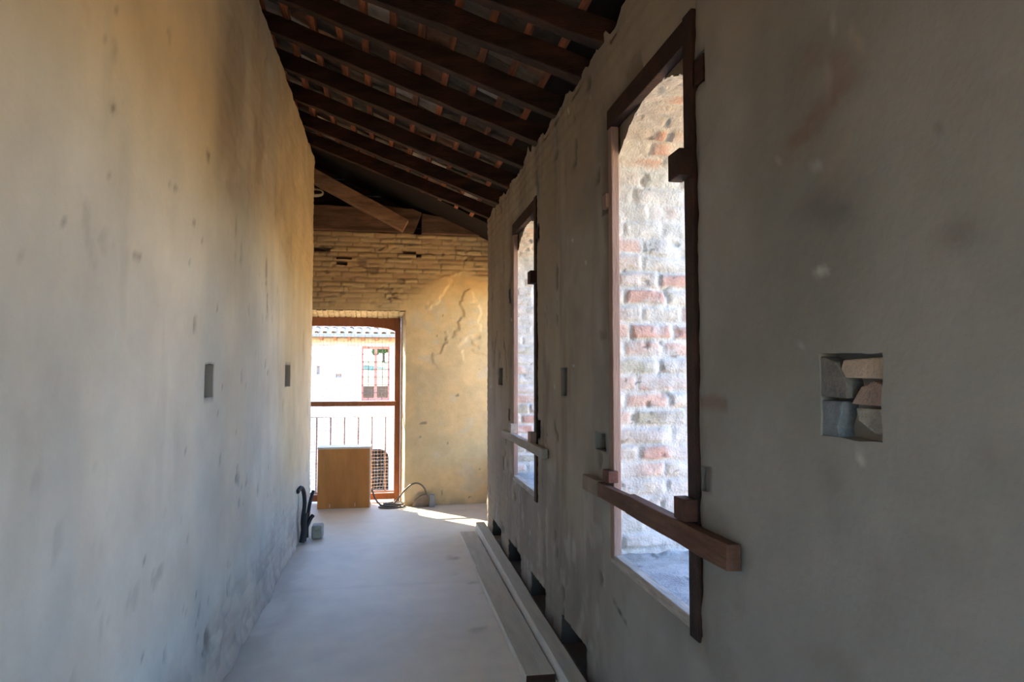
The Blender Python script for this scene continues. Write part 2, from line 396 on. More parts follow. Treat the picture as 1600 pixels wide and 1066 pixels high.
def reveal_h(seed):
    def f(s, x):
        m, a, b_ = bricks(x, s, .083, .26, seed, .017, 1.3)
        patch = sm(fbm(s * 2.2, x * 3.1, seed + 61), .48, .6)
        ch = sm(fbm(s * 17, x * 13, seed + 62, 3), .72, .80)
        return m * (.010 + .012 * (a - .4)) * (1 - .55 * patch) + .016 * (fbm(s * 12, x * 12, seed + 63, 5) - .5) - .014 * ch * (b_ > .55)
    return f
def reveal_c(seed):
    def f(s, x):
        m, a, b_ = bricks(x, s, .083, .26, seed, .017, 1.3)
        bc = PAL[np.minimum((a * len(PAL)).astype(int), len(PAL) - 1)]
        bc = bc * (.88 + .24 * fbm(s * 20, x * 20, seed + 70))[..., None]
        bc = mixc(bc, A(.30, .25, .22), .6 * sm(fbm(s * 15, x * 10, seed + 71, 4), .62, .72))
        mort = np.ones(s.shape + (3,)) * A(.56, .55, .52) * (.80 + .28 * fbm(s * 25, x * 25, seed + 72))[..., None]
        patch = sm(fbm(s * 2.2, x * 3.1, seed + 61), .48, .6) * .70 + .18
        smear = sm(fbm(s * 8, x * 6, seed + 73, 4), .48, .62) * .72
        cov = np.clip(np.maximum(patch, smear), 0, 1)
        c = mort * (1 - (m * (1 - cov))[..., None]) + bc * (m * (1 - cov))[..., None]
        c = mixc(c, A(.16, .14, .12), .8 * sm(fbm(s * 22, x * 16, seed + 74, 3), .79, .83))
        return c
    return f
for wi, (y0, y1, a0, a1) in enumerate(WINS):
    P, S, N = arch_profile(a0, a1); seed = 100 + 37 * wi
    def mp(s, x, d, P=P, S=S, N=N):
        py = np.interp(s, S, P[:, 0]); pz = np.interp(s, S, P[:, 1]); ny = np.interp(s, S, N[:, 0]); nz = np.interp(s, S, N[:, 1])
        return st(x, py - ny * d, pz - nz * d)
    surf('brick_reveal', lines(0, S[-1], .0085 if wi < 2 else .03), lines(XR + .045, XR + TH, .010 if wi < 2 else .03),
         mp, M['masonry'], hf=reveal_h(seed), cf=reveal_c(seed), parent=wr)
    # plastered face of the arch behind the frame
    b = MB(); X = XR + .051; T0, T1 = a0 - .05, a1 + .05
    arc = [tuple(p) for p in P if p[1] >= 2.62]
    for p, q in zip(arc[:-1], arc[1:]): b.add([(X, *p), (X, *q), (X, q[0], 3.1), (X, p[0], 3.1)], [(0, 1, 2, 3)])
    b.add([(X, T0, .5), (X, a0, .5), (X, a0, 3.1), (X, T0, 3.1)], [(0, 1, 2, 3)])
    b.add([(X, a1, .5), (X, T1, .5), (X, T1, 3.1), (X, a1, 3.1)], [(0, 1, 2, 3)])
    b.add([(X, T0, .5), (X, T1, .5), (X, T1, ZS - .05), (X, T0, ZS - .05)], [(0, 1, 2, 3)])
    b.build('arch_face', M['archface'], wr)
    def sill_h(u, v, a0=a0, a1=a1, wi=wi):
        return .022 * (fbm(u * 7, v * 7, 300 + wi, 5) - .5) + .05 * sm(u, a1 - .10, a1) * fbm(u * 9, v * 9, 301)
    def sill_c(u, v, a1=a1):
        c = np.ones(u.shape + (3,)) * A(.36, .365, .37)
        c = mixc(c, A(.45, .45, .44), .6 * sm(fbm(u * 5, v * 5, 310), .45, .6))
        c = mixc(c, A(.30, .29, .27), .75 * sm(u + .1 * fbm(u * 9, v * 9, 312), a1 - .15, a1 - .02) * sm(fbm(u * 14, v * 14, 313), .35, .55))
        return mixc(c, A(.12, .11, .10), .8 * sm(fbm(u * 9, v * 16, 314, 3), .77, .80))
    surf('stone_sill', lines(a0 - .02, a1 + .02, .015), lines(XR + .05, XR + TH, .015), lambda u, v, d, : st(v, u, ZS - .012 - d), M['masonry'],
         hf=sill_h, cf=sill_c, parent=wr)

# bricks showing in the large pocket of the right wall
def stone_poly(pts, x0, x1, col, rnd=random.Random(5)):
    b = MB(); b.prism(pts, 'x', x0, x1)
    return b.build('pocket_brick', col, wr, bevel=.004)
mk = lambda n, c: mat(n, c, .95, .2, 25, .6, 90)
X0 = XR + .012
stone_poly([(1.457, 1.592), (1.306, 1.590), (1.303, 1.638), (1.44, 1.634)], X0, XR + .13, mk('pinkish_brick', (.50, .40, .31)))
stone_poly([(1.420, 1.532), (1.303, 1.530), (1.301, 1.574), (1.345, 1.586), (1.385, 1.572)], X0 + .003, XR + .13, mk('red_grey_brick', (.36, .265, .22)))
stone_poly([(1.405, 1.524), (1.310, 1.524), (1.301, 1.468), (1.345, 1.468), (1.398, 1.495)], X0 + .004, XR + .13, mk('grey_brick', (.36, .34, .30)))
stone_poly([(1.52, 1.546), (1.42, 1.544), (1.425, 1.585), (1.46, 1.630), (1.52, 1.645)], XR + .007, XR + .14, mk('dark_grey_brick', (.19, .18, .165)))
stone_poly([(1.52, 1.448), (1.455, 1.450), (1.462, 1.475), (1.448, 1.505), (1.44, 1.537), (1.52, 1.537)], XR + .009, XR + .14, mk('blue_grey_mortar', (.20, .225, .25)))

# ---- left wall
lp = [(3.44, 3.60, 1.49, 1.65, .05), (5.90, 6.20, 1.50, 1.68, .05)]
def lwall_h(u, v):
    h = .035 * (fbm(u * .8, v * .7, 201, 3) - .5) + .007 * (fbm(u * 5, v * 5, 202) - .5)
    up = sm(v + .6 * (fbm(u * 1.5, v * 1.5, 203) - .5), 2.35, 2.8) * sm(u, 3.3, 3.7)
    lo = sm(.62 - v + .35 * (fbm(u * 2, v * 2, 204) - .5), 0, .35)
    m, a, b_ = bricks(u, v, .072, .26, 205, .016)
    h = h + up * (.003 * m + .030 * (fbm(u * 5, v * 6, 206, 5) - .5)) + lo * (.010 * m + .035 * (fbm(u * 9, v * 8, 207, 4) - .5))
    h = h + .03 * sm(.12 - v, 0, .12) * fbm(u * 6, v * 3, 211)
    pit = sm(fbm(u * 9, v * 6, 208, 3), .775, .81) * (.25 + .75 * sm(u, 2.4, 3.6))
    return h - .012 * pit
def lwall_c(u, v):
    c = np.ones(u.shape + (3,)) * A(.575, .52, .425)
    c = mixc(c, A(.49, .47, .41), .75 * sm(fbm(u * 1.6, v * .35, 221), .42, .60))
    c = mixc(c, A(.61, .555, .46), .5 * sm(fbm(u * 1.9, v * .5, 222), .5, .68))
    c = mixc(c, A(.46, .37, .23), .75 * sm(v + .5 * (fbm(u * 1.5, v * 1.5, 223) - .5), 1.9, 2.9))  # warm light bounced onto the upper wall, painted into the colour
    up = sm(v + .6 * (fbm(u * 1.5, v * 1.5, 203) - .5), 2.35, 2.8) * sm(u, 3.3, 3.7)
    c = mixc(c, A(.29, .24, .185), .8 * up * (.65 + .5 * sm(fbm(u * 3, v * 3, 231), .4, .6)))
    for uy, vz, su, sv in [(2.25, 2.42, .018, .02), (2.24, 2.60, .012, .03), (3.98, 2.43, .02, .05), (4.15, 2.32, .02, .06), (5.0, 2.30, .03, .10), (5.05, 2.10, .03, .08), (1.96, 2.0, .008, .006), (2.5, 2.0, .02, .015), (3.35, 2.62, .03, .02)]:
        g = np.exp(-(((u - uy) / su) ** 2 + ((v - vz) / sv) ** 2)) * (.4 + .9 * sm(fbm(u * 30, v * 30, 235), .35, .6))
        c = mixc(c, A(.17, .14, .10), np.clip(g * 1.5, 0, 1) * .8)
    lo = sm(.62 - v + .35 * (fbm(u * 2, v * 2, 204) - .5), 0, .35)
    m, a, b_ = bricks(u, v, .072, .26, 205, .016)
    c = mixc(c, A(.50, .40, .34), .45 * lo * m * (a > .4))
    c = mixc(c, A(.33, .30, .27), .55 * lo * sm(fbm(u * 8, v * 8, 226, 4), .45, .62))
    pit = sm(fbm(u * 9, v * 6, 208, 3), .775, .81) * (.25 + .75 * sm(u, 2.4, 3.6))
    c = mixc(c, A(.20, .17, .14), .75 * pit)
    c = mixc(c, A(.26, .21, .17), .7 * sm(vn(u * 24, v * 15, 228), .958, .98))
    streak = sm(fbm(u * 5, v * .8, 229, 4), .58, .68) * sm(v, .6, 1.6)
    c = mixc(c, A(.40, .37, .30), .35 * streak)
    c = mixc(c, A(.66, .51, .29), .75 * sm(u + .5 * (fbm(u * 1.5, v * 1.5, 232) - .5), 4.9, 6.4) * sm(v, .25, .9))  # warm light from the passage painted as yellow at the far end
    c = mixc(c, A(.44, .44, .40), .5 * np.exp(-((u - 4.6 - .3 * (fbm(u * 0, v * .8, 233) - .5)) / .42) ** 2) * sm(fbm(u * 2, v * .6, 234), .3, .55))  # cool window light painted as a greyer upright band
    for a, b2, z0, z1, d in lp: c = mixc(c, A(.20, .18, .16), .75 * ((u > a - .001) & (u < b2 + .001) & (v > z0 - .001) & (v < z1 + .001)))
    return c
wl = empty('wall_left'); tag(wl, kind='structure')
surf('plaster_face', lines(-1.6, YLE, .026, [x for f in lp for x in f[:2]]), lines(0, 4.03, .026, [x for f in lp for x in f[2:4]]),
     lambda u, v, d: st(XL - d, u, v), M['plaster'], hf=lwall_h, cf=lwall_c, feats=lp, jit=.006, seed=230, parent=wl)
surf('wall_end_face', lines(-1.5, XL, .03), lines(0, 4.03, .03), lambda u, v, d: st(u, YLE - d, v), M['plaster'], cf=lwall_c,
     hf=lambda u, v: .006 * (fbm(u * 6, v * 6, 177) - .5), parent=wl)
b = MB(); b.box(-1.9, XL - .06, -1.6, YLE - .02, -.4, 4.0); b.box(-1.9, -1.4, YLE - .02, 9.1, -.4, 4.9); b.box(-1.9, -1.3, -1.6, 9.1, 4.0, 4.9)
b.build('wall_core', M['slab'], wl)

# ---- end wall with the doorway
DX1, DZ = .215, 2.385
ef = [(-1.1, DX1, 0, DZ, None), (.335, .395, 3.055, 3.085, .07), (.18, .33, 3.095, 3.12, .04), (-.93, -.70, 3.10, 3.135, .05),
      (-.62, -.45, 3.005, 3.022, .03), (-.62, -.50, 2.935, 2.965, .05)]
def ewall_mask(u, v):
    return sm(v + .35 * (fbm(u * 2.5, v * 2.5, 401) - .5) - .35 * sm(u, 0.1, .9), 2.42, 2.62)
def ewall_h(u, v):
    m, a, b_ = bricks(u, v, .062, .27, 402, .009, 1.5); k = ewall_mask(u, v)
    h = .016 * (fbm(u * 1.5, v * 1.5, 403) - .5) + .004 * (fbm(u * 5, v * 5, 404) - .5)
    crack = sm(fbm(u * 6, v * 9, 405, 4), .66, .72)
    h = h + k * (m * (.010 + .014 * (a - .5)) - .014 * crack - .012 + .010 * (fbm(u * 9, v * 14, 407, 3) - .5)) + (1 - k) * .002
    low = (1 - k) * sm(v, 1.5, 2.0)
    return h + low * .012 * (sm(fbm(u * 4, v * 4, 406, 4), .50, .56) - .5) * sm(u, .2, .6)
def ewall_c(u, v):
    m, a, b_ = bricks(u, v, .062, .27, 402, .009, 1.5); k = ewall_mask(u, v)
    base = np.ones(u.shape + (3,)) * A(.76, .53, .26)
    base = mixc(base, A(.60, .45, .245), .6 * sm(fbm(u * 2, v * 1.6, 411), .45, .65))
    base = mixc(base, A(.66, .54, .36), .5 * sm(fbm(u * 5, v * 5, 412), .6, .7))
    bc = np.stack([.56 + .07 * (a - .5), .40 + .07 * (a - .5) + .03 * (b_ - .5), .215 + .04 * (a - .5)], -1)
    bc = mixc(bc, A(.60, .45, .25), .55 * sm(fbm(u * 3, v * 5, 415), .42, .58))
    bc = mixc(bc, A(.50, .29, .17), .5 * (b_ > .93))
    mo = np.ones(u.shape + (3,)) * A(.40, .29, .16)
    br = mo * (1 - m[..., None]) + bc * m[..., None]
    c = base * (1 - k[..., None]) + br * k[..., None]
    c = mixc(c, A(.22, .16, .11), .6 * k * sm(fbm(u * 6, v * 9, 405, 4), .68, .74))
    c = mixc(c, A(.25, .19, .13), .8 * sm(vn(u * 15, v * 12, 413), .965, .98))
    c = mixc(c, A(.36, .29, .20), .6 * sm(.10 - v, 0, .10) * sm(fbm(u * 10, v * 10, 414), .4, .6))
    for a_, b2, z0, z1, d in ef[1:]: c = mixc(c, A(.09, .055, .045), .9 * ((u > a_ - .001) & (u < b2 + .001) & (v > z0 - .001) & (v < z1 + .001)))
    return c
we = empty('wall_end'); tag(we, kind='structure')
surf('plaster_face', lines(-1.5, 1.9, .014, [x for f in ef for x in f[:2]]), lines(0, 3.345, .014, [x for f in ef for x in f[2:4]]),
     lambda u, v, d: st(u, YE + d, v), M['end'], hf=ewall_h, cf=ewall_c, feats=ef, jit=.005, seed=420, parent=we, thick=.004)
# splayed side and soffit of the doorway
YF = 8.80
surf('door_reveal', lines(0, 1, .04), lines(0, DZ, .02), lambda u, v, d: st(DX1 - .05 * u + d, YE + (YF + .04 - YE) * u, v - .0 * u), M['masonry'],
     hf=lambda u, v: .006 * (fbm(u * 3, v * 8, 431) - .5), cf=lambda u, v: np.ones(u.shape + (3,)) * A(.62, .50, .32), parent=we)
def lint_c(u, v):
    m, a, b_ = bricks(v * .3, u, .066, .30, 441, .007)
    bc = np.stack([.70 + .1 * (a - .5), .56 + .1 * (a - .5), .32 + .06 * (a - .5)], -1)
    return A(.50, .37, .20) * (1 - m[..., None]) + bc * m[..., None]
surf('door_lintel_bricks', lines(-1.1, DX1, .012), lines(0, 1, .05), lambda u, v, d: st(u, YE + (YF - YE) * v, DZ - .06 * v + d), M['masonry'],
     hf=lambda u, v: .012 * bricks(v * .3, u, .066, .30, 441, .007)[0] + .02 * (fbm(u * 10, v * 3, 442) - .5), cf=lint_c, parent=we)
b = MB()
b.box(.165, 1.9, YF + .04, YF + .16, -.4, 3.3); b.box(-1.9, .165, YF + .04, YF + .16, 2.33, 3.3)
b.box(DX1 + .03, 1.9, YE + .08, YF + .04, -.4, 3.3); b.box(-1.4, DX1 + .03, YE + .08, YF + .04, 2.41, 3.3)
b.box(-1.9, 1.9, YE + .06, YF + .16, 3.29, 3.31)
b.build('wall_core', M['slab'], we)
# far side of the passage behind the end of the right wall, the wall behind the viewer, the boarded gable
ps = empty('wall_passage'); tag(ps, kind='structure')
surf('plaster_face', lines(YR, 8.6, .05, [7.35, 8.3]), lines(0, 3.2, .05, [.75, 2.7]), lambda u, v, d: st(XR + TH + d, u, v), M['plaster'], cf=lambda u, v: np.ones(u.shape + (3,)) * A(.58, .46, .29), parent=ps, thick=.1,
     feats=[(7.35, 8.3, .75, 2.7, None)])
b = MB(); b.box(XR + TH + .02, XR + TH + .15, YR - .02, 9.0, -.4, .74); b.box(XR + TH + .02, XR + TH + .15, YR - .02, 9.0, 2.71, 3.2); b.box(XR + TH + .02, XR + TH + .15, YR - .02, 7.34, .74, 2.71); b.box(XR + TH + .02, XR + TH + .15, 8.31, 9.0, .74, 2.71); b.build('wall_core', M['slab'], ps)
bk = empty('wall_back'); tag(bk, kind='structure')
b = MB(); b.box(-1.9, -.2, -1.75, -1.6, 0, 4.6); b.box(.65, 1.9, -1.75, -1.6, 0, 4.6); b.box(-.2, .65, -1.75, -1.6, 2.1, 4.6)
b.build('plaster_face', mat('back_plaster', (.5, .46, .40), .95, .1, 3, .3, 40), bk)
gb = empty('wall_gable'); tag(gb, kind='structure')
b = MB()
for k in range(8): b.box(-1.9, 1.9, YF + .10 + .004 * (k % 2), YF + .14, 3.30 + .2 * k, 3.495 + .2 * k)
b.build('gable_boards', M['dark_wood'], gb)

# ================================================================== THE ROOF
ce_ = empty('ceiling'); tag(ce_, kind='structure')
rnd = random.Random(7)
# flat tiles lying on the battens (one mesh) and the dark layer above them
LX = [-.92 + .186 * k for k in range(11)]           # batten positions across
RH = .13; BH = .03
tv = []; tf = []; tcol = []
def add_tile(xa, xb, ya, yb):
    cx, cy = (xa + xb) / 2, (ya + yb) / 2
    t1, t2 = rnd.uniform(-.05, .05), rnd.uniform(-.06, .06); dz = rnd.uniform(0, .018); th = .028
    g = rnd.choice([(.24, .20, .165), (.30, .25, .20), (.17, .13, .11), (.34, .19, .13), (.21, .195, .17), (.62, .56, .50), (.13, .11, .10), (.18, .15, .13), (.28, .22, .17)])
    base = len(tv)
    for zz in (0, th):
        for x, y in ((xa, ya), (xb, ya), (xb, yb), (xa, yb)):
            z = roofz(x, RH + BH + .004) + dz + abs(t1) * .12 + (y - cy) * t2 + (x - cx) * t1 + zz
            tv.append((x + rnd.uniform(-.008, .008), y + rnd.uniform(-.008, .008), z)); tcol.append((*[c * .62 for c in g], 1))
    for q in ((0, 1, 2, 3), (4, 7, 6, 5), (0, 4, 5, 1), (1, 5, 6, 2), (2, 6, 7, 3), (3, 7, 4, 0)): tf.append(tuple(base + i for i in q))
for k in range(len(LX) - 1):
    y = 1.0 + rnd.uniform(0, .2)
    while y < 7.9:
        L_ = rnd.uniform(.24, .30); add_tile(LX[k] + .004, LX[k + 1] + .018, y, y + L_ - .006); y += L_
me = bpy.data.meshes.new('roof_tiles'); me.from_pydata(tv, [], tf)
at = me.color_attributes.new('Col', 'FLOAT_COLOR', 'POINT'); at.data.foreach_set('color', np.array(tcol).ravel())
link('roof_tiles', me, M['tile'], ce_)
b = MB()
def slab(b, x0, x1, y0, y1, up, th):
    z0, z1 = roofz(x0, up), roofz(x1, up)
    b.add([(x0, y0, z0), (x1, y0, z1), (x1, y1, z1), (x0, y1, z0), (x0, y0, z0 + th), (x1, y0, z1 + th), (x1, y1, z1 + th), (x0, y1, z0 + th)],
          [(0, 1, 2, 3), (4, 7, 6, 5), (0, 4, 5, 1), (1, 5, 6, 2), (2, 6, 7, 3), (3, 7, 4, 0)])
slab(b, -1.9, 2.1, -1.8, 9.3, RH + BH + .075, .1); b.build('roof_deck', M['deck'], ce_)
b = MB()
slab(b, -1.3, 1.4, 7.75, YF + .1, RH + .01, .03); slab(b, XR + TH - .02, XR + TH + .04, -1.8, 9.2, -.16, .42)
b.build('roof_boards', M['deck'], ce_)

ord_ = ['nearest the end wall', 'second from the end wall', 'third from the end wall', 'fourth from the end wall', 'fifth from the end wall',
        'sixth from the end wall', 'seventh from the end wall', 'topmost in the picture']
RY = [(7.60, 7.10), (7.02, 6.50), (6.35, 5.92), (5.72, 5.31), (5.13, 4.75), (4.58, 4.22), (4.15, 3.67), (3.75, 3.26)]
for k, (ya, yb) in enumerate(RY):
    rr = random.Random(40 + k); b = MB()
    def pt(x): return (x, ya + (yb - ya) * (x - XL) / (XR - XL) - .05, roofz(x, RH / 2))
    b.beam(pt(-1.28), pt(1.24), .095, RH - .004, segs=14, jit=.005, rnd=rr)
    o = b.build('rafter', M['dark_wood'], None, bevel=.006)
    tag(o, 'dark hewn roof rafter sloping down to the right wall, ' + ord_[k], 'rafter', 'dark roof rafters')
bat = ['at the left wall top', 'second from the left wall', 'third from the left wall', 'fourth from the left wall', 'fifth from the left wall',
       'sixth from the left wall', 'fifth from the right wall', 'fourth from the right wall', 'third from the right wall', 'second from the right wall', 'closest above the right wall top']
for k, x in enumerate(LX):
    rr = random.Random(90 + k); b = MB(); x += .004
    n = SL; up = Vector((n, 0, 1)).normalized()
    b.beam((x, 2.2, roofz(x, RH + BH / 2)), (x + rr.uniform(-.02, .02), 7.72, roofz(x, RH + BH / 2)), .045, BH, up=up, segs=20, jit=.003, rnd=rr)
    o = b.build('roof_batten', M['batten'], None)
    tag(o, 'thin reddish batten running lengthwise over the rafters, ' + bat[k], 'batten', 'reddish roof battens under the tiles')

# roof truss over the end wall
tr = empty('roof_truss', (0, 8.45, 3.35)); tag(tr, 'heavy old brown timber truss resting on top of the end wall', 'roof truss')
rr = random.Random(3)
b = MB(); b.beam((-1.38, 8.55, 3.50), (.30, 8.55, 3.50), .2, .30, segs=8, jit=.006, rnd=rr); b.build('tie_beam', M['truss_wood'], tr, bevel=.01)
b = MB(); b.prism([(.40, 3.345), (1.85, 3.345), (1.85, 3.42), (1.2, 3.48), (.40, 3.60)], 'y', 8.45, 8.65); b.build('tie_beam', M['truss_wood'], tr, bevel=.01)
b = MB(); b.prism([(-.28, 3.64), (-.25, 3.69), (.30, 3.64), (.40, 3.60), (.30, 3.35), (.1, 3.35)], 'y', 8.44, 8.60); b.build('bracket_piece', M['truss_wood'], tr, bevel=.008)
b = MB(); b.beam((-1.30, 8.33, 4.17), (.20, 8.33, 3.40), .15, .155, segs=8, jit=.005, rnd=rr)
b.build('strut', mat('lighter_strut_wood', (.27, .15, .085), .8, .35, 7, .5, 50, stretch=(.6, 3, 3), col2=(.36, .21, .12)), tr, bevel=.008)
# coil of rope behind the strut
b = MB()
for k in range(3):
    b.tube([(-.90 + .11 * math.cos(t), 8.44 + .012 * k - .012 * math.sin(3 * t), 3.80 + (.035 + .008 * k) * math.sin(t)) for t in np.linspace(0, 2 * math.pi, 28)[:-1]], .010, 8, True)
tag(b.build('rope_coil', M['rope'], None), 'coil of pale rope tucked behind the truss strut by the left wall', 'rope')

# ================================================================== WINDOWS OF THE RIGHT WALL
def window(n, y0, y1, far_m, near_m, blocks):
    wroot = empty('window_%d' % n, (XR, (y0 + y1) / 2, ZS)); tag(wroot, kind='structure')
    r_ = random.Random(n)
    def bar(name, m, *c):
        b = MB(); b.box(*c); return b.build(name, m, wroot, bevel=.004)
    bar('frame_post', far_m, XR + .004, XR + .042, y1 - .065, y1 - .012, ZS - .01, ZT - .10)  # far post coloured paler to carry the light on its face
    bar('frame_post', near_m, XR - .002, XR + .042, y0 + .004, y0 + .078, ZS - .05, ZT)
    bar('frame_head', near_m, XR + .002, XR + .044, y0 + .07, y1 - .005, ZT - .10, ZT - .005)
    bar('frame_sill', M['frame_sill'], XR + .006, XR + .050, y0 + .07, y1 - .012, ZS - .032, ZS + .012)
    for m, c in blocks: bar('wood_block', m, *c)
    return wroot
M['frame_sill'] = mat('worn_sill_wood', (.42, .38, .34), .8, .3, 14, .4, 70, stretch=(3, .5, 3))
window(1, *WINS[0][:2], M['frame_pale'], M['iron_wood'], [
    (M['iron_wood'], (XR - .055, XR + .0, 2.185, 2.285, 2.29, 2.385)), (M['rust'], (XR - .05, XR + .0, 2.19, 2.28, 1.100, 1.175)),
    (M['rust'], (XR - .03, XR + .02, 3.06, 3.15, 1.095, 1.15)), (M['frame_pale'], (XR - .012, XR + .01, 3.12, 3.18, 2.405, 2.475)),
    (M['dark_wood'], (XR + .0, XR + .06, 2.11, 2.18, 2.60, 2.69))])
window(2, *WINS[1][:2], M['frame_pale'], M['dark_wood'], [
    (M['dark_wood'], (XR - .05, XR + .0, 4.72, 4.82, 2.25, 2.34)), (M['frame_pale'], (XR - .045, XR + .0, 4.75, 4.84, 1.115, 1.19)),
    (M['bar_grey'], (XR - .03, XR + .02, 5.62, 5.72, 1.11, 1.19)), (M['dark_wood'], (XR - .01, XR + .04, 4.64, 4.70, 2.56, 2.64))])
wn = WINS[2]; window(3, wn[0], wn[1], M['frame_pale'], M['rust'], [])

g1 = empty('guard_bar', (XR, 2.6, 1.02)); tag(g1, 'dark brown wooden safety bar nailed across the near window', 'guard bar', 'wooden bars across the windows')
b = MB(); b.beam((XR - .034, 1.885, 1.060), (XR - .030, 2.78, 1.055), .046, .078, segs=5, jit=.002, rnd=random.Random(1)); b.build('bar_piece', M['bar_wood'], g1, bevel=.004)
b = MB(); b.beam((XR - .028, 2.70, 1.052), (XR - .028, 3.20, 1.050), .040, .070, segs=4, jit=.002, rnd=random.Random(2)); b.build('bar_piece', M['bar_wood'], g1, bevel=.004)
b = MB(); b.beam((XR - .030, 3.17, 1.052), (XR - .030, 3.42, 1.050), .044, .078, segs=2, jit=.002, rnd=random.Random(3)); tag(b.build('bar_end', mat('weathered_bar_end', (.24, .19, .15), .85, .2, 8, .4, 60), g1, bevel=.004), 'greyer weathered far end of the bar')
g2 = empty('guard_bar', (XR, 5.2, 1.05)); tag(g2, 'pale grey wooden safety bar across the far window', 'guard bar', 'wooden bars across the windows')
b = MB(); b.beam((XR - .030, 4.36, 1.085), (XR - .030, 5.96, 1.085), .044, .062, segs=6, jit=.003, rnd=random.Random(4)); b.build('bar_piece', M['bar_grey'], g2, bevel=.004)

# ================================================================== DOORWAY
dr = empty('door_1', (-.45, YF, 0)); tag(dr, kind='structure')
def dbox(name, m, *c, bev=.005):
    b = MB(); b.box(*c); return b.build(name, m, dr, bevel=bev)
dbox('frame_post', M['door_wood'], .088, .160, YF + .0, YF + .07, 0, 2.33)
dbox('frame_post', M['door_wood'], -1.19, -1.12, YF + .0, YF + .07, 0, 2.33)
b = MB(); b.prism([(-1.12, 2.205), (-.25, 2.205), (-.02, 2.185), (.088, 2.15), (.088, 2.33), (-1.12, 2.33)], 'y', YF + .0, YF + .07)
b.build('frame_head', M['door_wood'], dr, bevel=.005)
dbox('crossbar', M['door_wood'], -1.12, .11, YF - .035, YF - .0, 1.203, 1.262)
dbox('bottom_rail', M['door_wood'], -1.12, .088, YF + .01, YF + .06, .03, .11)
b = MB(); NY = YF + .085
zz = np.arange(.12, 2.2, .043); xx = np.arange(-1.1, .085, .043)
def npt(x, z):
    k = max(0, 1 - (z - .12) / .35)
    return (x + .006 * math.sin(9 * z + 3 * x) - .05 * k * k * math.sin(5 * x + 1), NY + .006 * math.sin(7 * x + 4 * z) - .05 * k * k, z + .005 * math.sin(8 * x) + .035 * k * math.sin(6 * x + 2))
for x in xx: b.tube([npt(x, z) for z in np.linspace(.12, 2.2, 26)], .0021, 4)
for z in zz: b.tube([npt(x, z) for x in np.linspace(-1.1, .085, 16)], .0021, 4)
b.build('wire_netting', M['net'], dr)

rl = empty('balcony_railing', (-.4, 9.25, 0)); tag(rl, 'thin iron balcony railing with upright bars outside the doorway', 'railing')
b = MB(); b.box(-1.5, .55, 9.23, 9.26, 1.035, 1.045); b.build('top_rail', M['net'], rl)
b = MB(); b.box(-1.5, .55, 9.235, 9.255, .05, .07); b.build('bottom_rail', M['railpaint'], rl)
for k in range(11):
    b = MB(); x = -1.43 + .176 * k; b.tube([(x, 9.245, -.01), (x, 9.245, 1.04)], .0085, 8); b.build('baluster', M['railpaint'], rl)

# board box in the doorway
bx = empty('storage_box', (-.5, 8.62, 0)); tag(bx, 'orange-brown plywood box standing upright in the open doorway', 'box')
b = MB(); b.box(-.810, -.205, 8.47, 8.485, .0, .705); b.build('front_panel', M['panel'], bx, bevel=.002)
b = MB(); b.box(-.812, -.790, 8.4855, 8.72, .0, .705); b.box(-.222, -.195, 8.4855, 8.72, .0, .705); b.box(-.79, -.222, 8.70, 8.72, 0, .705); b.build('side_panel', M['panel'], bx)
b = MB(); b.box(-.815, -.19, 8.468, 8.735, .7055, .728); b.build('top_panel', M['board_edge'], bx, bevel=.002)  # lit top and right edge painted in the pale board colour
b = MB(); b.box(-.2045, -.19, 8.4695, 8.4845, .0, .705); tag(b.build('edge_strip', M['board_edge'], bx), 'pale right edge of the board')
for x, z0, z1 in ((-.67, .01, .055), (-.375, .02, .06)):
    b = MB(); b.box(x, x + .006, 8.4685, 8.4702, z0, z1); b.build('scratch_mark', M['board_edge'], bx)

# cable with its floor slab and coil
cb = empty('cable', (.2, 8.4, 0)); tag(cb, 'grey cable coiled on the floor right of the box and arching to the end wall', 'cable')
def spline(pts, n=12):
    out = []; P = [Vector(p) for p in pts]; P = [P[0]] + P + [P[-1]]
    for i in range(1, len(P) - 2):
        for k in range(n):
            t = k / n; a, b_, c, d = P[i - 1:i + 3]
            out.append(.5 * ((2 * b_) + (c - a) * t + (2 * a - 5 * b_ + 4 * c - d) * t * t + (3 * b_ - a - 3 * c + d) * t ** 3))
    out.append(P[-2]); return out
b = MB()
b.tube(spline([(-.175, 8.50, .21), (-.13, 8.46, .10), (-.06, 8.42, .03), (.04, 8.40, .02), (.12, 8.40, .09), (.22, 8.41, .21), (.31, 8.42, .275), (.39, 8.42, .275), (.455, 8.42, .21), (.475, 8.42, .11)]), .011, 8)
b.build('cable_run', M['cable'], cb)
b = MB()
for k, (rx, ry, oz) in enumerate([(.13, .075, .012), (.11, .065, .03), (.15, .08, .013), (.12, .06, .045)]):
    b.tube([(.04 + .015 * k + rx * math.cos(t), 8.42 + .01 * k + ry * math.sin(t), oz + .004 * math.sin(2 * t)) for t in np.linspace(0, 2 * math.pi, 36)[:-1]], .009, 8, True)
b.build('cable_coil', M['cable'], cb)
b = MB(); b.prism([(.30, .0), (.50, .0), (.495, .125), (.46, .15), (.40, .13), (.34, .09)], 'y', 8.40, 8.44)
tag(b.build('broken_slab', M['slab'], None, bevel=.005), 'broken grey slab leaning on the end wall under the cable arch', 'stone slab')
b = MB(); b.prism([(.505, 0), (.575, 0), (.570, .145), (.512, .15)], 'y', 8.36, 8.42)
tag(b.build('junction_box', M['gutter'], None, bevel=.005), 'small upright grey box on the floor beside the broken slab', 'electrical box')

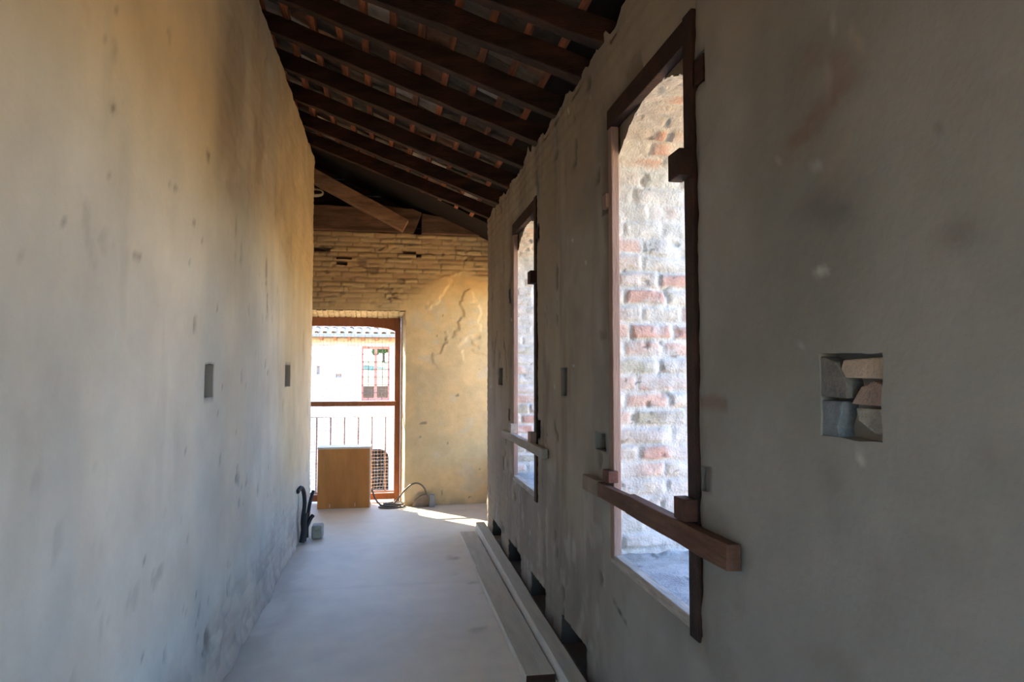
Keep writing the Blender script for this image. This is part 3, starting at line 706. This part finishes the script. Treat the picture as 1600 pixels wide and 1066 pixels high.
# hose bundle and stone by the left wall
hs = empty('hose_bundle', (-.78, 6.9, 0)); tag(hs, 'bundle of thick black hoses standing at the foot of the left wall', 'hose')
XH = -.775
b = MB(); b.tube(spline([(XH, 6.86, .03), (XH - .01, 6.84, .2), (XH, 6.88, .34), (XH - .005, 6.86, .46), (XH - .02, 6.78, .53), (XH - .045, 6.70, .50)]), .020, 10); b.build('hose', M['hose'], hs)
b = MB(); b.tube(spline([(XH + .02, 6.92, .03), (XH + .025, 6.90, .18), (XH + .035, 6.93, .30), (XH + .05, 7.0, .40), (XH + .065, 7.04, .45)]), .017, 10); b.build('hose', M['hose'], hs)
b = MB(); b.tube(spline([(XH + .01, 6.80, .02), (XH + .02, 6.84, .12), (XH + .05, 6.90, .20), (XH + .075, 6.93, .235)]), .019, 10); b.build('hose', M['hose'], hs)
b = MB(); b.tube(spline([(XH - .005, 6.75, .02), (XH + .005, 6.80, .14), (XH + .012, 6.83, .28)]), .024, 10); b.build('hose', M['hose'], hs)
b = MB(); b.box(XH + .06, XH + .165, 6.94, 7.10, .0, .13); tag(b.build('stone_block', M['stone'], None, bevel=.018, seg=4), 'small grey-green stone block beside the black hoses', 'stone')

# ================================================================== PLANKS
def plank(label, x0, x1, y0, y1, z0, z1, seed, skew=0.0, grp='planks along the foot of the right wall'):
    rr = random.Random(seed); b = MB()
    b.beam(((x0 + x1) / 2 + skew, y0, (z0 + z1) / 2), ((x0 + x1) / 2 - skew, y1, (z0 + z1) / 2), x1 - x0, z1 - z0, segs=12, jit=.0018, rnd=rr)
    o = b.build('plank', M['plank'], None, bevel=.003); tag(o, label, 'plank', grp)
    o.data.materials.append(M['plank_edge']); o.data.materials.append(M['dark_wood'])
    for f in o.data.polygons:
        if f.normal.x < -.7: f.material_index = 1  # lit side faces painted paler than the top
        if f.normal.y < -.7: f.material_index = 2  # shade at the near ends painted with dark wood
    return o
plank('flat grey floor plank, the near one of the lower pair', .712, .868, 3.53, 5.57, .003, .046, 1, .004)
plank('flat grey floor plank, the far one reaching the sun patch', .718, .868, 5.58, 6.84, .003, .042, 2)
plank('thick pale-edged plank along the right wall, near half', .883, .970, 2.55, 4.70, .003, .100, 3)
plank('thick pale-edged plank along the right wall, far half', .892, .982, 4.71, 7.00, .003, .096, 4, -.004)

# ================================================================== OUTSIDE
gd = empty('ground'); tag(gd, kind='structure')
b = MB(); b.box(-60, 60, -40, 34, -3.5, -3.2); b.build('yard', M['yard'], gd)
def hill_z(u, v): return -3.2 + 7.0 * sm(v, 34, 110)
surf('hillside', lines(-70, 70, 4), lines(34, 130, 3), lambda u, v, d: st(u, v, hill_z(u, v) + 0 * d), M['field'],
     cf=lambda u, v: np.ones(u.shape + (3,)) * .4, parent=gd)
# unseen pier added left of the balcony to throw shade over the doorway
ww = empty('wall_sun_blocker'); tag(ww, kind='structure')
b = MB(); b.box(-4.5, -1.15, 9.47, 9.75, -3.2, 3.12); b.build('sun_blocker_pier', mat('sun_blocker_plaster', (.55, .46, .36), .95, .1, 3, .3, 40), ww)

cw = empty('wall_bounce'); tag(cw, kind='structure')  # unseen wall added to bounce warm sunlight into the windows
b = MB(); b.box(11.5, 12, -30, 34, -3.2, 2.2); b.build('ochre_bounce_wall', mat('ochre_bounce_plaster', (.72, .47, .20), .95, .1, 1, .2, 20), cw)
FY = 22.0
fb = empty('far_building', (-1, FY, -3.2)); tag(fb, 'pale brick building with canal-tiled roof seen through the doorway', 'building')
ff = [(-.80, .05, .78, 2.48, None), (-.79, .05, -2.9, -.75, None), (-2.17, -2.08, 1.60, 1.86, .12), (-1.60, -1.42, 1.50, 1.62, .12)]
# arched head of the lower doorway as stepped-free polygon: rounded corners added below
def fac_c(u, v):
    m, a, b_ = bricks(u, v, .085, .30, 501, .016)
    c = np.stack([.44 + .08 * (a - .5), .37 + .08 * (a - .5), .34 + .08 * (b_ - .5)], -1)  # pale brick colour, tone varies per brick
    c = mixc(c, A(.44, .41, .39), .75 * sm(fbm(u * 1.5, v * 1.5, 502), .40, .55))
    c = mixc(c, A(.36, .22, .18), .6 * (a > .7) * m * sm(fbm(u * 2, v * 3, 503), .42, .56))
    return mixc(c, A(.42, .33, .20), .8 * sm(v, 2.46, 2.6))
fw = surf('facade_wall', lines(-9, 7, .06, [x for f in ff for x in f[:2]]), lines(-3.2, 2.75, .06, [x for f in ff for x in f[2:4]]),
          lambda u, v, d: st(u, FY + d, v), M['facade'], cf=fac_c, feats=ff, parent=fb, thick=.45)
R_ = .28; mfp = mat('facade_plaster', (.62, .55, .50), .9, .1, 5, .1, 40)
for side, xc in ((-1, -.79), (1, .05)):
    cx = xc - side * R_; poly = [(xc, -.75), (xc, -.75 - 0)] ; zc = -.75 - R_
    arc = [(cx + side * R_ * math.sin(t), zc + R_ * math.cos(t)) for t in np.linspace(0, math.pi / 2, 9)]
    b = MB(); b.prism([(xc + side * .005, -.745)] + [arc[0]] + arc[1:], 'y', FY - .001, FY + .3); b.build('arch_spandrel', mfp, fb)
b = MB(); b.box(-9, 7, FY + 5, FY + 5.4, -3.2, 1.15); b.box(-9, 7, FY + 5, FY + 5.4, 2.9, 4.6); b.box(-9, -2.2, FY + 5, FY + 5.4, 1.15, 2.9); b.box(1.2, 7, FY + 5, FY + 5.4, 1.15, 2.9)
b.box(-9.3, -9, FY, FY + 5.4, -3.2, 3.3); b.box(7, 7.3, FY, FY + 5.4, -3.2, 3.3); b.box(-9, 7, FY + .46, FY + 5, .2, .4)
b.build('rear_walls', M['facade_in'] if 'facade_in' in M else mat('grey_inner_wall', (.42, .39, .38), .9, .1, 5, .1, 40), fb)
b = MB(); b.box(-.85, .11, FY + 1.6, FY + 1.7, -3.2, .19); b.build('doorway_back', M['dark'], fb)
# window of the far building
fwn = empty('far_window', (-.375, FY + .1, .78)); fwn.name = 'window'; fwn.parent = fb; fwn.matrix_parent_inverse = Matrix.Translation(fb.location).inverted()
b = MB(); y0, y1 = FY + .08, FY + .16
b.box(-.80, -.755, y0, y1, .78, 2.48); b.box(.005, .05, y0, y1, .78, 2.48); b.box(-.755, .005, y0, y1, 2.40, 2.48); b.box(-.755, .005, y0, y1, .78, .86); b.box(-.42, -.33, y0, y1, .86, 2.40)
o = b.build('window_frame', M['redframe'], None); o.parent = fwn; o.matrix_parent_inverse = Matrix.Translation(Vector((-.375, FY + .1, .78))).inverted()
b = MB()
for x in (-.60, -.165): b.box(x - .008, x + .008, FY + .03, FY + .05, .78, 2.48)
for k in range(1, 7): z = .78 + 1.7 * k / 7; b.box(-.80, .05, FY + .03, FY + .05, z - .008, z + .008)
o = b.build('window_grille', M['metal'], None); o.parent = fwn; o.matrix_parent_inverse = Matrix.Translation(Vector((-.375, FY + .1, .78))).inverted()
# barred lower doorway
b = MB()
for x in (-.55, -.30, -.10): b.box(x - .012, x + .012, FY + .12, FY + .15, -2.9, -.77)
for z in (-2.6, -2.3, -2.0, -1.7, -1.4, -1.1): b.box(-.79, .05, FY + .12, FY + .15, z - .012, z + .012)
b.build('doorway_grille', M['metal'], fb)
# roof of canal tiles
def rz2(y): return 2.84 + .40 * (y - (FY - .35))
b = MB(); rr = random.Random(12)
for k in range(62):
    x = -8.8 + .255 * k; nrow = 8
    for j in range(nrow):
        ya = FY - .38 + .42 * j + rr.uniform(-.02, .02); yb = ya + .47; xo = rr.uniform(-.012, .012)
        vs = []; n = 6
        for (y, rad, zo) in ((ya, .098, .03), (yb, .080, .005)):
            for i in range(n + 1):
                t = math.pi * i / n; vs.append((x + xo + rad * math.cos(t), y, rz2(y) + zo + rad * .75 * math.sin(t)))
        b.add(vs, [(i, i + 1, n + 2 + i, n + 1 + i) for i in range(n)], True)
b.build('roof_tiles', M['rooftile'], fb)
b = MB(); b.add([(-9.2, FY - .36, rz2(FY - .36)), (7.2, FY - .36, rz2(FY - .36)), (7.2, FY + 5.4, rz2(FY + 5.4)), (-9.2, FY + 5.4, rz2(FY + 5.4)),
                 (-9.2, FY - .36, rz2(FY - .36) - .05), (7.2, FY - .36, rz2(FY - .36) - .05), (7.2, FY + 5.4, rz2(FY + 5.4) - .05), (-9.2, FY + 5.4, rz2(FY + 5.4) - .05)],
                [(0, 1, 2, 3), (4, 7, 6, 5), (0, 4, 5, 1), (1, 5, 6, 2), (2, 6, 7, 3), (3, 7, 4, 0)])
b.build('roof_deck', M['eave'], fb)
b = MB(); b.tube([(-9.2, FY - .43, 2.80), (7.2, FY - .43, 2.80)], .055, 10); b.build('gutter', M['gutter'], fb)
for k in range(14):
    b = MB(); x = -4.6 + .42 * k; b.box(x, x + .09, FY - .30, FY + .1, 2.66, 2.76); b.build('eave_rafter', M['door_wood'], fb)

rr = random.Random(21)
def tree(x, y, h, r, label):
    z0 = float(hill_z(np.array([x]), np.array([float(y)]))[0])
    t = empty('tree', (x, y, z0)); tag(t, label, 'tree', 'trees on the slope beyond the far building')
    b = MB(); b.tube([(x, y, z0 - .2), (x + .1, y, z0 + h * .55)], [.22, .12], 8); b.build('trunk', M['bark'], t)
    b = MB()
    for k in range(46):
        d = Vector((rr.gauss(0, 1), rr.gauss(0, 1), rr.gauss(0, .8))).normalized() * rr.uniform(.4, 1) * r
        c = Vector((x, y, z0 + h * .62)) + d; q = r * rr.uniform(.22, .38)
        bm = bmesh.new(); bmesh.ops.create_icosphere(bm, subdivisions=2, radius=q)
        for v in bm.verts: v.co *= rr.uniform(.82, 1.18)
        bm.verts.ensure_lookup_table()
        b.add([v.co + c for v in bm.verts], [tuple(v.index for v in f.verts) for f in bm.faces]); bm.free()
    b.build('crown', M['leaf'], t)
tree(-6.0, 92, 5.0, 2.1, 'green tree seen at the left of the far building window')
tree(-.6, 97, 5.2, 2.2, 'green tree seen at the right of the far building window')
